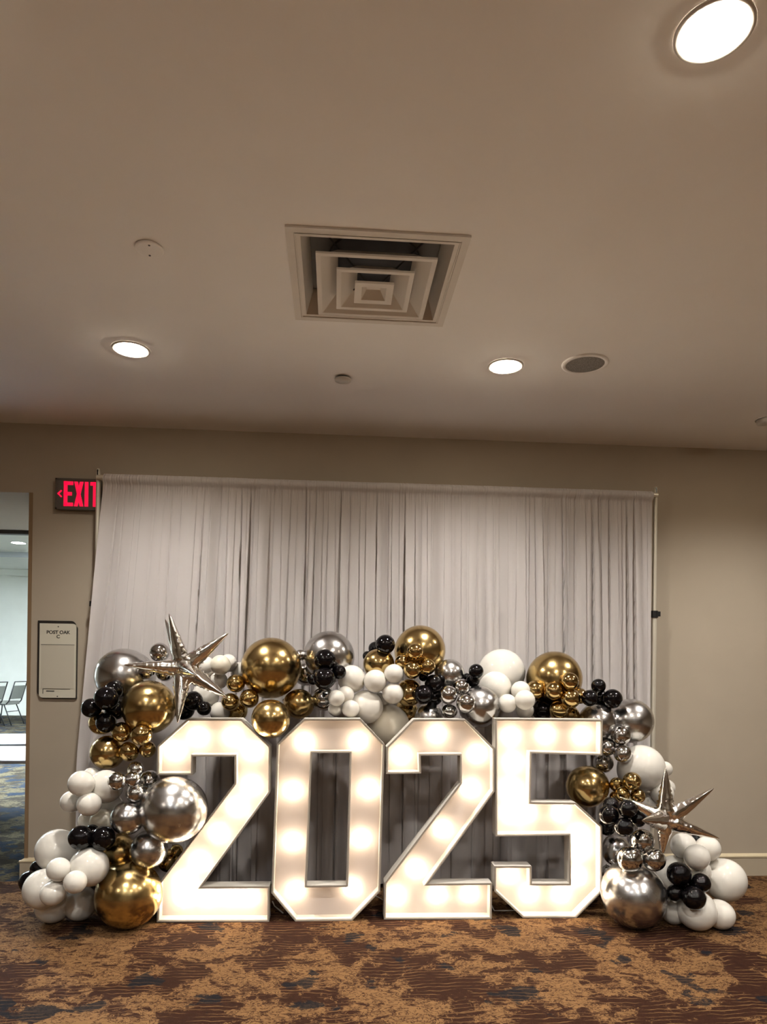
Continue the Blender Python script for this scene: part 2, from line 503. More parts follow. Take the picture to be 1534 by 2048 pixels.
# sprinkler cover, junction plate, disc at the right edge
p = atz(686, 755, CEIL)
sk = empty('sprinkler_cover', p)
tag(sk, 'small round grey sprinkler cover on the ceiling below the vent', 'sprinkler')
MB().lathe([(0.036, 0), (0.036, -0.012)], 28).build('stem', M['duct'], sk, smooth=True)
MB().lathe([(0.047, -0.010), (0.049, -0.013), (0.047, -0.020), (0.0001, -0.022)], 32).build('cap', M['trim'], sk, smooth=True)
p = atz(299, 496, CEIL)
pl = empty('ceiling_cover_plate', p)
tag(pl, 'round blank cover plate with two screws on the ceiling', 'cover plate')
MB().lathe([(0.0001, -0.010), (0.050, -0.010), (0.055, -0.008), (0.056, -0.003), (0.052, -0.001), (0.052, 0)], 36).build('disc', M['ceiling'], pl)
for sx in (-0.008, 0.008):
    MB().lathe([(0.0001, -0.0118), (0.004, -0.0115), (0.005, -0.0095)], 12, c=(sx, 0.035 if sx < 0 else -0.035, 0)).build('screw', M['duct'], pl)
p = atz(1532, 838, CEIL)
sm = empty('smoke_detector', p)
tag(sm, 'pale round detector on the ceiling at the right edge', 'smoke detector')
MB().lathe([(0.065, 0), (0.065, -0.008)], 32).build('base_ring', M['vent'], sm, smooth=True)
MB().lathe([(0.058, -0.008), (0.055, -0.028), (0.03, -0.034), (0.0001, -0.035)], 32).build('cap', M['trim'], sm, smooth=True)

# ------------------------------------------------------------------ pipe and drape
DRY = -0.15
TL, TR_ = at(204, 951, DRY), at(1303, 982, DRY)
DZT = (TL.z + TR_.z) / 2
XA, XB = TL.x + 0.024, TR_.x
pd = empty('pipe_and_drape', ((XA + XB) / 2, DRY, 0))
tag(pd, 'tall white pleated drape hung between two metal poles against the wall', 'backdrop')


def lp(p_):
    return (p_[0] - pd.location.x, p_[1] - DRY, p_[2])


for sgn, px_, kz in ((-1, XA - 0.059, 1.945), (1, XB + 0.045, 1.949)):
    mb = MB()
    PY = DRY + 0.032
    mb.tube([lp((px_, PY, 0.01)), lp((px_, PY, kz))], 0.0215, 16)
    mb.tube([lp((px_, PY, kz)), lp((px_, PY, DZT + 0.02))], 0.0155, 16)
    pole = mb.build('pole', M['steel'], pd, smooth=False)
    MB().tube([lp((px_, PY, DZT + 0.02)), lp((px_, PY, DZT + 0.046))], [0.0155, 0.011], 16).build('pole_tip', M['steel'], pole)
    MB().box(*sorted((lp((px_ - 0.004, 0, 0))[0], lp((px_ + 0.004, 0, 0))[0])), 0.0155, 0.026, DZT - 0.01, DZT + 0.038).build('slot', M['blackplastic'], pole)
    kn = MB().tube([lp((px_, PY, kz - 0.028)), lp((px_, PY, kz + 0.022))], 0.029, 16)
    kn.box(lp((px_, 0, 0))[0] + (0.0 if sgn > 0 else -0.045), lp((px_, 0, 0))[0] + (0.045 if sgn > 0 else 0.0), 0.020, 0.044, kz - 0.018, kz + 0.018)
    kn.build('height_clamp', M['blackplastic'], pole)
    MB().box(lp((px_, 0, 0))[0] - 0.2, lp((px_, 0, 0))[0] + 0.2, -0.2, 0.12, 0.0, 0.012).build('base_plate', M['blackplastic'], pd, bevel=0.004)
bar = MB().tube([lp((XA - 0.059, DRY, DZT - 0.02)), lp((XB + 0.045, DRY, DZT - 0.02))], 0.016, 12)
bar.build('crossbar', M['steel'], pd)

W = XB - XA
rf = random.Random(21)
folds = []
x_ = 0.0
while x_ < W + 0.1:
    dens = 0.07 if x_ < 0.55 else (0.024 + 0.038 * rf.random())
    folds.append((x_, (x_ / W - 0.5) * 0.10 + rf.uniform(-0.035, 0.035), rf.uniform(0.003, 0.007), rf.uniform(0.008, 0.036),
                  rf.choice((-1, 1)), rf.random()))
    x_ += dens * rf.uniform(0.55, 1.45)
waves = [(rf.uniform(18, 60), rf.uniform(0, 6.28), rf.uniform(0.0025, 0.006), rf.uniform(-0.35, 0.35)) for _ in range(9)]


def drape_y(x, v):
    """x metres from the left edge (taken at the top), v 0 top .. 1 bottom"""
    g = min(1.0, 0.25 + v * 3.0)
    y = 0.0
    for k, ph, am, dr in waves:
        y += am * g * math.sin(k * (x + dr * 0.12 * v) + ph)
    for x0, dr, wd, dp, sg, ln in folds:
        d = x - x0 - dr * v
        if abs(d) < 0.12:
            strength = dp * g * (1.0 if ln > 0.35 else max(0.0, 1 - v * 1.6))
            # a pleat: the cloth swells on one side and drops sharply into a crease on the other
            if d * sg >= 0:
                y -= strength * math.exp(-d * sg / 0.030)
            else:
                y += strength * 0.9 * math.exp(d * sg / wd)
    # header gathers
    if v < 0.06:
        q = 1 - v / 0.06
        y += 0.004 * q * math.sin(x * 210 + 3 * math.sin(x * 31)) + 0.003 * q * math.sin(x * 377)
    return y


NP = 4
for pnl in range(NP):
    u0, u1 = pnl / NP - (0.006 if pnl else 0), (pnl + 1) / NP
    nx = 520
    rows = [0, 0.006, 0.012, 0.018, 0.022, 0.027, 0.035, 0.05, 0.07, 0.1] + [0.1 + 0.9 * k / 22 for k in range(1, 23)]
    V = []; Fc = []
    for v in rows:
        zz = DZT - v * (DZT - 0.015)
        for i in range(nx + 1):
            u = u0 + (u1 - u0) * i / nx
            # the cloth spreads toward the bottom on the left edge
            xs = XA + u * W - (1 - u) ** 6 * 0.16 * min(1.0, v * 1.45) + u ** 8 * 0.02 * v
            y = drape_y(u * W, v)
            if v <= 0.022:      # rod pocket bulging over the crossbar
                y = y * 0.35 - 0.036 * math.sqrt(max(0.0, 1 - ((v - 0.011) / 0.0115) ** 2))
            V.append((xs - pd.location.x, y * 1.0 - 0.012 + (0.004 if pnl % 2 else 0), zz))
    for r_ in range(len(rows) - 1):
        for i in range(nx):
            a = r_ * (nx + 1) + i
            Fc.append((a, a + nx + 1, a + nx + 2, a + 1))
    mesh_obj('drape_panel', V, Fc, M['drape'], pd, smooth=True)

# ------------------------------------------------------------------ exit sign and room sign on the wall
tlc, blc = at(113, 957, -0.03), at(113, 1019, -0.03)
ex = empty('exit_sign', (tlc.x, 0, blc.z))
tag(ex, 'dark exit sign with glowing red letters, half behind the drape pole', 'sign')
EH = tlc.z - blc.z
MB().box(0, 0.305, -0.045, 0, 0, EH).build('housing', M['exitbody'], ex, bevel=0.004)
fr = MB()
for b_ in ((0, 0.305, 0, 0.012), (0, 0.305, EH - 0.012, EH), (0, 0.012, 0, EH), (0.293, 0.305, 0, EH)):
    fr.box(b_[0], b_[1], -0.050, -0.044, b_[2], b_[3])
fr.build('face_frame', M['exitbody'], ex)
kx = 1 / 276.0


def strokes(rects):
    mb = MB()
    for q in rects:
        if isinstance(q, tuple):
            x0, x1, z0, z1 = q
            mb.box(x0, x1, -0.049, -0.044, z0, z1)
        else:
            pts = q
            n = len(pts)
            mb.add([(x, -0.049, z) for x, z in pts] + [(x, -0.044, z) for x, z in pts],
                   [tuple(range(n)), tuple(reversed(range(n, 2 * n)))] + [(i, (i + 1) % n, n + (i + 1) % n, n + i) for i in range(n)])
    return mb


lz0, lz1 = 0.023, EH - 0.022
lh = lz1 - lz0


def L_(xp): return (xp - 113) * kx * 0.99


sw = 0.024
e0, e1 = L_(129.0), L_(146.5)
strokes([(e0, e0 + sw, lz0, lz1), (e0, e1, lz0, lz0 + sw), (e0, e1, lz1 - sw, lz1), (e0, e1 - 0.008, lz0 + lh / 2 - sw / 2, lz0 + lh / 2 + sw / 2)]).build('letter', M['exitred'], ex)
x0, x1 = L_(148.5), L_(166)
strokes([[(x0, lz0), (x0 + sw, lz0), (x1, lz1), (x1 - sw, lz1)], [(x1 - sw, lz0), (x1, lz0), (x0 + sw, lz1), (x0, lz1)]]).build('letter', M['exitred'], ex)
strokes([(L_(168.5), L_(168.5) + sw, lz0, lz1)]).build('letter', M['exitred'], ex)
t0 = L_(179)
strokes([(t0, t0 + 0.062, lz1 - sw, lz1), (t0 + 0.031 - sw / 2, t0 + 0.031 + sw / 2, lz0, lz1)]).build('letter', M['exitred'], ex)
cz = EH * 0.5; c0 = L_(116.5); c1 = L_(125)
strokes([[(c0, cz), (c1 - 0.004, cz - 0.026), (c1 + 0.003, cz - 0.020), (c0 + 0.014, cz)], [(c0 + 0.014, cz), (c1 + 0.003, cz + 0.020), (c1 - 0.004, cz + 0.026), (c0, cz)]]).build('arrow', M['exitred'], ex)


def text_mesh(body, size, name, m, parent, loc, offset=0.0):
    cu = bpy.data.curves.new('t', 'FONT')
    cu.body = body; cu.size = size; cu.align_x = 'CENTER'; cu.align_y = 'CENTER'
    cu.offset = offset; cu.extrude = 0.0006
    o = bpy.data.objects.new('t', cu); COL.objects.link(o)
    dg = bpy.context.evaluated_depsgraph_get()
    me = bpy.data.meshes.new_from_object(o.evaluated_get(dg))
    bpy.data.objects.remove(o); bpy.data.curves.remove(cu)
    me.name = name
    me.materials.clear(); me.materials.append(m)
    q = bpy.data.objects.new(name, me); COL.objects.link(q)
    q.parent = parent; q.location = loc; q.rotation_euler = (math.pi / 2, 0, 0)
    return q


def round2(w_, h_, r, tr=True, bl=True, tl=False, br=False):
    """plate outline, lower left at 0,0, only some corners rounded"""
    P = []
    def arc(cx, cy, a0):
        for k in range(7):
            a = a0 + k * math.pi / 12
            P.append((cx + r * math.cos(a), cy + r * math.sin(a)))
    if br: arc(w_ - r, r, -math.pi / 2)
    else: P.append((w_, 0))
    if tr: arc(w_ - r, h_ - r, 0)
    else: P.append((w_, h_))
    if tl: arc(r, h_ - r, math.pi / 2)
    else: P.append((0, h_))
    if bl: arc(r, r, math.pi)
    else: P.append((0, 0))
    return P


def plate(mb, P, y0, y1, ox=0, oz=0):
    n = len(P)
    return mb.add([(x + ox, y0, z + oz) for x, z in P] + [(x + ox, y1, z + oz) for x, z in P],
                  [tuple(range(n)), tuple(reversed(range(n, 2 * n)))] + [(i, (i + 1) % n, n + (i + 1) % n, n + i) for i in range(n)])


stl, sbr = at(79.5, 1246.5, -0.02), at(150.5, 1396, -0.02)
sg = empty('room_sign', (stl.x, 0, sbr.z))
tag(sg, 'cream room name sign with dark backing on the wall beside the opening', 'sign')
SW, SH = sbr.x - stl.x, stl.z - sbr.z
plate(MB(), round2(SW + 0.008, SH + 0.008, 0.03), -0.010, 0, -0.016, 0.012).build('backing', M['signback'], sg)
plate(MB(), round2(SW + 0.006, SH, 0.03), -0.0105, -0.001, 0.0, -0.007).build('backing_edge', M['signback'], sg)
plate(MB(), round2(SW, SH, 0.026), -0.020, -0.009).build('plate', M['signplate'], sg)
MB().box(0.012, SW - 0.012, -0.0215, -0.0195, 0.065, SH * 0.712).build('insert_panel', M['signinner'], sg)
MB().box(0.010, SW - 0.010, -0.022, -0.0195, SH * 0.712, SH * 0.712 + 0.0035).build('divider', M['ink'], sg)
text_mesh('POST OAK', 0.033, 'lettering', M['ink'], sg, (SW * 0.51, -0.0208, SH - 0.062), 0.0010)
text_mesh('C', 0.032, 'lettering', M['ink'], sg, (SW * 0.51, -0.0208, SH - 0.092), 0.0010)
MB().box(0.028, SW - 0.035, -0.0215, -0.0195, 0.060, 0.063).build('rule', M['ink'], sg)
mk = MB().box(0.026, 0.030, -0.0215, -0.0195, 0.028, 0.063)
mk.box(0.050, 0.105, -0.0212, -0.0195, 0.043, 0.051)
mk.build('fine_print', M['ink'], sg)
for zz in (SH - 0.022, 0.010):
    MB().lathe([(0.0045, 0), (0.0045, 0.002), (0.0001, 0.0025)], 10).build('screw', M['ink'], sg, loc=(SW * 0.51, -0.020, zz)).rotation_euler = (math.pi / 2, 0, 0)

# ------------------------------------------------------------------ marquee numbers
DFY, DEPTH, RECESS, RIM = -0.816, 0.100, 0.080, 0.0115
DIG = {
    'first_two': dict(
        out=[(375, 1436), (483, 1436), (541, 1491), (540, 1583), (403, 1772), (539, 1771), (538, 1841.5), (314, 1842), (316, 1767),
             (469, 1565), (469, 1511), (386, 1511), (385, 1548), (314, 1548), (315, 1490)],
        bulbs=[(347.5, 1503), (394, 1473), (464, 1472), (505, 1503), (502, 1572), (472, 1616), (434.5, 1669), (397, 1723.5), (364, 1765),
               (364, 1799), (412.6, 1797), (459.6, 1796), (498.7, 1797)],
        label='lit white marquee number 2 at the left end'),
    'zero': dict(
        out=[(608, 1436), (721, 1436), (769, 1487), (760, 1781), (704, 1839.5), (591, 1841), (543, 1784), (554, 1487)],
        hole=[(624, 1504), (700, 1504), (693, 1769), (613, 1770)],
        bulbs=[(608, 1484), (717.7, 1482.6), (585.4, 1582.7), (736.5, 1579.6), (584.7, 1686), (724, 1679.7), (591, 1784.5), (705, 1779.8)],
        label='lit white marquee number 0'),
    'second_two': dict(
        out=[(828, 1439), (931.5, 1439), (989, 1497), (989, 1583), (855, 1768), (984, 1767), (983, 1838), (768, 1839), (769, 1767),
             (920.5, 1567), (920.5, 1511), (841, 1511), (842, 1547), (772.5, 1548), (773.5, 1495)],
        bulbs=[(804.8, 1512), (875.8, 1470), (956.5, 1510.7), (944.6, 1581), (887.7, 1662.5), (833, 1742), (793.8, 1797), (876.7, 1794), (942.4, 1792)],
        label='lit white marquee number 2 between the 0 and the 5'),
    'five': dict(
        out=[(991, 1440), (1205, 1442), (1204, 1513), (1063, 1509), (1061, 1607), (1152, 1608), (1204, 1655), (1204, 1786), (1152, 1838),
             (1046, 1838), (989, 1785), (989, 1735), (1063, 1735), (1063, 1770), (1139, 1770), (1138, 1673), (991.5, 1675)],
        bulbs=[(1025, 1476), (1095.7, 1473), (1169, 1475), (1028.5, 1529.5), (1023.8, 1582.7), (1025, 1633), (1058, 1631), (1127, 1629.6),
               (1163, 1673.4), (1166, 1708), (1160, 1761), (1127, 1795.5), (1063, 1794), (1022, 1756)],
        label='lit white marquee number 5 at the right end'),
}
# one bulb mesh and one socket mesh shared by all
bulb_v = MB().lathe([(0.0001, -0.040), (0.0153, -0.037), (0.0283, -0.0283), (0.037, -0.0153), (0.040, 0.0), (0.037, 0.0153), (0.0283, 0.026),
                     (0.019, 0.0305), (0.016, 0.033)], 16)
bulb_me = bulb_v.build('bulb', M['bulb'], smooth=True).data
sock_me = MB().lathe([(0.0165, 0.031), (0.0185, 0.032), (0.0195, 0.040), (0.022, 0.0415)], 14).build('socket', M['socket'], smooth=True).data
for o in list(bpy.data.objects):
    if o.name in ('bulb', 'socket'): bpy.data.objects.remove(o)
DIGPOLY = []
for key, d in DIG.items():
    P3 = [at(x, y, DFY) for x, y in d['out']]
    zmin = min(p_.z for p_ in P3)
    cxm = sum(p_.x for p_ in P3) / len(P3)
    P = [(p_.x - cxm, p_.z - zmin) for p_ in P3]
    if area2(P) < 0: P.reverse()
    H = None
    if 'hole' in d:
        H = [(p_.x - cxm, p_.z - zmin) for p_ in (at(x, y, DFY) for x, y in d['hole'])]
        if area2(H) > 0: H.reverse()      # clockwise, so that "inward" points into the stroke
    root = empty('marquee_number', (cxm, DFY, 0))
    tag(root, d['label'], 'marquee number', 'marquee numbers spelling 2025')
    DIGPOLY.append([(p_[0] + cxm, p_[1]) for p_ in P])
    fm = MB(); em = MB()
    for loop in [P] + ([H] if H else []):
        n = len(loop)
        I = offset_poly(loop, RIM)
        V = [(x, DEPTH, z) for x, z in loop] + [(x, 0.003, z) for x, z in loop] + [(x, 0.003, z) for x, z in I] + [(x, RECESS, z) for x, z in I]
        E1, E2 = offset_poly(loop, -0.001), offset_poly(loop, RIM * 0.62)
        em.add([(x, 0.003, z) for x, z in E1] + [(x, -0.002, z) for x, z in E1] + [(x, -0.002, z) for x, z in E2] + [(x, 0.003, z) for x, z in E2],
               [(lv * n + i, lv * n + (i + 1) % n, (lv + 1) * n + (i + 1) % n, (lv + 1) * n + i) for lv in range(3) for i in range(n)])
        Fc = []
        for lv in range(3):
            for i in range(n):
                j = (i + 1) % n
                Fc.append((lv * n + i, lv * n + j, (lv + 1) * n + j, (lv + 1) * n + i))
        fm.add(V, Fc)
    # back sheet and front panel
    loops = [[Vector((x, z, 0)) for x, z in P]] + ([[Vector((x, z, 0)) for x, z in H]] if H else [])
    tris = tessellate_polygon(loops)
    flat = [v_ for lp_ in loops for v_ in lp_]
    fm.add([(v_.x, DEPTH, v_.y) for v_ in flat], [tuple(t_) for t_ in tris])
    fm.build('frame', M['whitepaint'], root)
    em.build('shaded_rim_face', M['edge'], root)  # strip over the white rim front that carries its painted-in shade
    mesh_obj('face_panel', [(v_.x, RECESS - 0.004, v_.y) for v_ in flat] + [(v_.x, RECESS, v_.y) for v_ in flat],
             [tuple(t_) for t_ in tris] + [tuple(len(flat) + i for i in t_) for t_ in tris], M['panelpaint'], root)
    for bx_, by_ in d['bulbs']:
        q = at(bx_, by_, DFY + 0.03)
        bo = bpy.data.objects.new('bulb', bulb_me); COL.objects.link(bo)
        bo.parent = root
        bo.location = (q.x - cxm, RECESS - 0.0425, q.z - zmin)
        bo.rotation_euler = (-math.pi / 2, 0, 0)
        so = bpy.data.objects.new('socket', sock_me); COL.objects.link(so)
        so.parent = bo
# white supply cords lying on the carpet behind the numbers
for pts, lb in (([(545, 1803), (549, 1812), (556, 1818), (566, 1826)], 'white power cord between the first 2 and the 0'),
                ([(748, 1790), (757, 1795), (764, 1799), (775, 1803)], 'white power cord between the 0 and the second 2'),
                ([(975, 1793), (990, 1824), (1010, 1828), (1040, 1821)], 'white power cord between the second 2 and the 5')):
    q = [atz(x, y, 0.006) for x, y in pts]
    for p_ in q: p_.y = max(p_.y, DFY + DEPTH + 0.02)
    tag(MB().tube(q, 0.004, 8).build('power_cord', M['cord'], smooth=True), lb, 'cord', 'cords behind the numbers')

# ------------------------------------------------------------------ balloons
# (colour, px x, px y, px radius, layer: larger is nearer)  'F' rests on the floor
G_, S_, B_, W_, I_ = 'gold', 'silver', 'black', 'white', 'ivory'
CL = {
 'beside the upper foil star': [
  (S_, 247, 1352, 55, 0), (S_, 319.5, 1305, 19.5, 1), (S_, 292, 1342, 17, 1), (S_, 330, 1346, 17, 1), (G_, 298, 1415, 53, 1, -0.74)],
 'left of the upper star': [
  (B_, 228, 1380, 18, 1), (B_, 212.6, 1396.5, 24, 3), (B_, 182.6, 1416, 19.5, 3), (B_, 212.6, 1445, 20.5, 2), (B_, 230, 1420, 20, 1)],
 'left of the first 2\'s top bar': [
  (G_, 201, 1446, 23, 0), (G_, 215, 1505, 33.5, 1), (G_, 258, 1503, 20, 2), (G_, 244, 1464, 20, 2), (G_, 283, 1469.5, 21.5, 3), (G_, 295, 1499, 16.5, 2)],
 'right of the upper star': [
  (B_, 386, 1402, 19.5, 1), (B_, 408, 1417, 14.5, 2), (B_, 368, 1419, 21, 1),
  (W_, 412, 1333, 20, 0), (I_, 441, 1330, 20, 1), (W_, 456, 1326, 18, 0), (W_, 480, 1342, 18, 0), (W_, 437, 1361, 18, 0), (W_, 411, 1392, 27, 0), (W_, 440, 1424, 20, 0)],
 'above the gap between first 2 and 0': [
  (G_, 542.5, 1335, 60, 1), (G_, 471.4, 1366.7, 18.2, 2), (G_, 461, 1404, 18, 2), (G_, 498.6, 1397, 19, 3), (G_, 541.8, 1437.9, 38.8, 2, -0.79), (G_, 599, 1408, 30, 1), (G_, 474, 1424, 20, 0)],
 'above the 0': [
  (S_, 658, 1313, 51, 0), (S_, 600.5, 1310, 11, 1), (S_, 616, 1314, 9, 0), (S_, 611.6, 1347, 25, 0), (S_, 647, 1398, 24, 0),
  (B_, 649.7, 1319.7, 21.7, 2), (B_, 649, 1357, 22.3, 3), (B_, 678, 1344, 14.5, 3), (B_, 626, 1358, 12, 1),
  (W_, 703, 1358, 28, 1), (W_, 750.7, 1362, 23, 2), (W_, 788, 1347.5, 19.5, 3), (W_, 786, 1387, 21, 3), (W_, 691, 1389.5, 17.5, 3), (W_, 673, 1396, 16.5, 4),
  (W_, 670.5, 1418, 14.5, 3), (W_, 701.5, 1418, 18, 4), (W_, 733, 1414, 33.5, 2), (W_, 764, 1398, 17, 1), (I_, 777, 1451, 42, 0)],
 'above the gap between 0 and second 2': [
  (B_, 770.6, 1288.7, 19.5, 1), (B_, 750.7, 1297, 14, 0), (B_, 735, 1312, 10, 0),
  (G_, 757.5, 1328, 31, 1), (G_, 840.4, 1301, 50.5, 0), (G_, 830.5, 1303, 16.6, 2), (G_, 805, 1324, 15, 2), (G_, 825, 1340, 18, 3), (G_, 853.7, 1333, 17.5, 2),
  (G_, 818, 1386, 27, 1), (G_, 813, 1422, 23, 0)],
 'above the second 2': [
  (S_, 899, 1348, 30, 1), (B_, 847, 1389.5, 19.5, 3), (B_, 867, 1367, 18, 2), (B_, 868, 1394, 17.5, 2), (B_, 847, 1353, 10, 1),
  (S_, 896, 1389.5, 19, 4), (S_, 922, 1374, 17, 3), (S_, 932.4, 1407, 19.5, 4), (S_, 899, 1423, 15.5, 3), (S_, 857, 1436, 29, 1)],
 'above the gap between second 2 and 5': [
  (B_, 952.3, 1342.7, 15, 2), (B_, 946, 1361, 13.5, 1), (B_, 934, 1355, 9, 1), (S_, 958.5, 1413, 42, 1),
  (W_, 1003, 1345, 47, 0), (W_, 1041.5, 1381, 19, 2), (W_, 1050, 1400, 20, 3), (W_, 1015, 1407, 19, 3), (W_, 1050, 1420.7, 17.5, 2), (W_, 990, 1376, 33, 1)],
 'above the 5': [
  (G_, 1108.4, 1357.6, 55, 0), (G_, 1070, 1381, 20, 1), (G_, 1139, 1362.5, 18, 2), (G_, 1106.7, 1382, 18.5, 2), (G_, 1140.6, 1397, 20, 3), (G_, 1159, 1392, 16, 2),
  (B_, 1085, 1420.7, 21, 1), (G_, 1117, 1421, 20, 1), (G_, 1139, 1431, 20, 1)],
 'near the 5\'s upper right corner': [
  (B_, 1197, 1372, 14.5, 2), (B_, 1225, 1397.5, 19.5, 2), (B_, 1179.6, 1396, 16.5, 2), (B_, 1200, 1394, 15, 1),
  (S_, 1195, 1443, 37.5, 1), (S_, 1262, 1442, 44, 0), (S_, 1241.6, 1470.6, 19.5, 3), (S_, 1246, 1508, 18, 3), (S_, 1215, 1494, 17.5, 2), (S_, 1207, 1526, 20, 0)],
 'right of the 5, above the lower star': [
  (W_, 1282.6, 1536, 46, 1), (W_, 1329, 1538, 15.5, 0), (W_, 1334, 1575, 16, 0), (W_, 1325, 1587, 22, 1), (W_, 1298, 1608, 24, 1),
  (G_, 1174, 1573, 41.5, 0), (G_, 1264, 1562.5, 18.3, 3), (G_, 1275.6, 1591.7, 14.8, 3), (G_, 1244, 1588, 15.5, 2), (G_, 1234, 1569.5, 14.8, 2), (G_, 1231, 1594, 12, 1)],
 'between the 5 and the lower star': [
  (B_, 1255.5, 1618, 18.5, 4), (B_, 1218, 1629.5, 20, 2), (B_, 1248, 1654, 19, 4), (B_, 1276, 1638, 16, 3), (B_, 1214, 1654, 17, 2), (B_, 1222, 1610, 16, 1),
  (S_, 1233, 1702.5, 29, 2), (S_, 1284.7, 1682, 24, 3), (S_, 1260, 1718, 25.3, 4), (S_, 1308, 1719.5, 22.7, 4), (S_, 1214, 1744, 12, 0), (S_, 1268, 1792, 63, 'F')],
 'in the pile at the right foot': [
  (W_, 1367, 1691, 25, 2), (W_, 1416, 1697, 24.5, 2), (W_, 1394, 1714, 25, 3), (W_, 1449, 1760, 42, 2), (W_, 1352.5, 1750, 38, 2), (W_, 1396, 1742, 25, 3),
  (W_, 1394, 1822, 38, 'F'), (W_, 1441, 1830, 28, 'F'), (W_, 1347, 1823, 25, 'F'),
  (B_, 1358, 1748, 23.5, 5), (B_, 1402, 1766, 19, 5), (B_, 1350, 1786, 16.5, 5), (B_, 1388, 1796, 23, 6), (B_, 1374, 1770, 17, 4), (B_, 1391, 1679, 10, 1)],
 'left of the first 2\'s diagonal': [
  (W_, 162.5, 1567, 25.5, 3), (W_, 211, 1573, 33, 2), (W_, 143, 1603, 21.5, 2), (W_, 178, 1608.5, 23.5, 4), (W_, 211, 1615, 30, 1), (W_, 183, 1553, 18, 1), (I_, 203.5, 1641, 23, 1), (W_, 176, 1642, 20, 0),
  (S_, 234, 1562.6, 18.3, 4), (S_, 265, 1559, 16, 4), (S_, 271, 1539, 16, 2), (S_, 271, 1587, 18.5, 3), (S_, 255, 1636, 33.5, 3), (S_, 348.4, 1619, 66, 1, -0.86), (S_, 298, 1699.4, 36.8, 2), (S_, 299, 1560, 20, 0),
  (G_, 236, 1704, 33, 1), (G_, 354, 1701, 12, 0), (G_, 338, 1722, 22, 0)],
 'in the pile at the left foot': [
  (G_, 257.5, 1790, 65, 'F'), (W_, 114.6, 1701, 42, 1), (W_, 178, 1734, 38.5, 3), (W_, 117.5, 1739, 23.5, 5), (W_, 150.5, 1764, 22.5, 5), (W_, 105.5, 1787, 24, 6),
  (W_, 87, 1778, 39, 4), (W_, 160.5, 1807, 33.5, 'F'), (W_, 106, 1810, 35, 'F'),
  (B_, 160.5, 1675, 23.5, 4), (B_, 206.4, 1676.5, 24, 4), (B_, 183.5, 1664, 15, 2), (B_, 184, 1684, 18, 3), (B_, 60, 1763, 21.5, 2), (B_, 77, 1736, 16, 1)],
}
BASE = {'in the pile at the left foot': -0.70, 'in the pile at the right foot': -0.72, 'between the 5 and the lower star': -0.82,
        'left of the first 2\'s diagonal': -0.74, 'left of the first 2\'s top bar': -0.66, 'right of the 5, above the lower star': -0.58,
        'left of the upper star': -0.6, 'above the 5': -0.48}


def poly_dist(P, x, z):
    inside = False; best = 9
    n = len(P)
    for i in range(n):
        (ax, az), (bx, bz) = P[i - 1], P[i]
        if (az > z) != (bz > z) and x < (bx - ax) * (z - az) / (bz - az) + ax: inside = not inside
        dx, dz = bx - ax, bz - az
        t_ = max(0, min(1, ((x - ax) * dx + (z - az) * dz) / (dx * dx + dz * dz)))
        best = min(best, math.hypot(x - ax - t_ * dx, z - az - t_ * dz))
    return 0 if inside else best


NAMES = {G_: 'chrome gold', S_: 'chrome silver', B_: 'glossy black', W_: 'white', I_: 'translucent white'}
SHORT = {G_: 'gold', S_: 'silver', B_: 'black', W_: 'white'}
ORD = ['', 'first', 'second', 'third', 'fourth', 'fifth', 'sixth', 'seventh', 'eighth', 'ninth', 'tenth', 'eleventh', 'twelfth']
BALL = []
for ck, items in CL.items():
    for it_ in items:
        c, x, y, r, lay = it_[:5]
        BALL.append(dict(c=c, x=x, y=y, r=r, lay=lay, ck=ck, hold=it_[5] if len(it_) > 5 else None))
# labels: rank among the balloons of one colour in one cluster
for ck in CL:
    for c in (G_, S_, B_, W_):
        grp = [b for b in BALL if b['ck'] == ck and (b['c'] == c or (c == W_ and b['c'] == I_))]
        if not grp: continue
        xs = [b['x'] for b in grp]; ys = [b['y'] for b in grp]
        hor = (max(xs) - min(xs)) >= (max(ys) - min(ys))
        grp.sort(key=lambda b: b['x'] if hor else b['y'])
        for i, b in enumerate(grp):
            size = 'small' if b['r'] < 20.5 else ('mid-sized' if b['r'] < 36 else 'large')
            if len(grp) == 1: pos = 'the only %s one' % SHORT[c]
            elif hor: pos = ('leftmost %s' % SHORT[c]) if i == 0 else ('rightmost %s' % SHORT[c]) if i == len(grp) - 1 else '%s %s from left' % (ORD[i + 1], SHORT[c])
            else: pos = ('topmost %s' % SHORT[c]) if i == 0 else ('lowest %s' % SHORT[c]) if i == len(grp) - 1 else '%s %s from top' % (ORD[i + 1], SHORT[c])
            b['label'] = '%s %s balloon, %s %s' % (size, NAMES[b['c']], pos, ck)
# depth: floor balloons first, then back to front, each leaning on those behind it


def centre(b, Y):
    p_ = at(b['x'], b['y'], Y)
    return p_, b['r'] / F * (p_ - CAMP).dot(FW)


for b in BALL:
    if b['lay'] == 'F':
        lo, hi = -1.6, -0.2
        for _ in range(40):
            mid = (lo + hi) / 2
            p_, r = centre(b, mid)
            if p_.z - r * 0.97 < 0.0: hi = mid     # nearer along the ray is higher
            else: lo = mid
        b['Y'] = mid
for b in BALL:
    b['ord'] = 2.5 if b['lay'] == 'F' else b['lay']
    b['fix'] = b['lay'] == 'F' or b['hold'] is not None
    if b['hold'] is not None: b['Y'] = b['hold']
    if not b['fix']:
        b['Y'] = BASE.get(b['ck'], -0.50) - 0.05 * b['lay']
    b['p'], b['rm'] = centre(b, b['Y'])
FRONT = set()


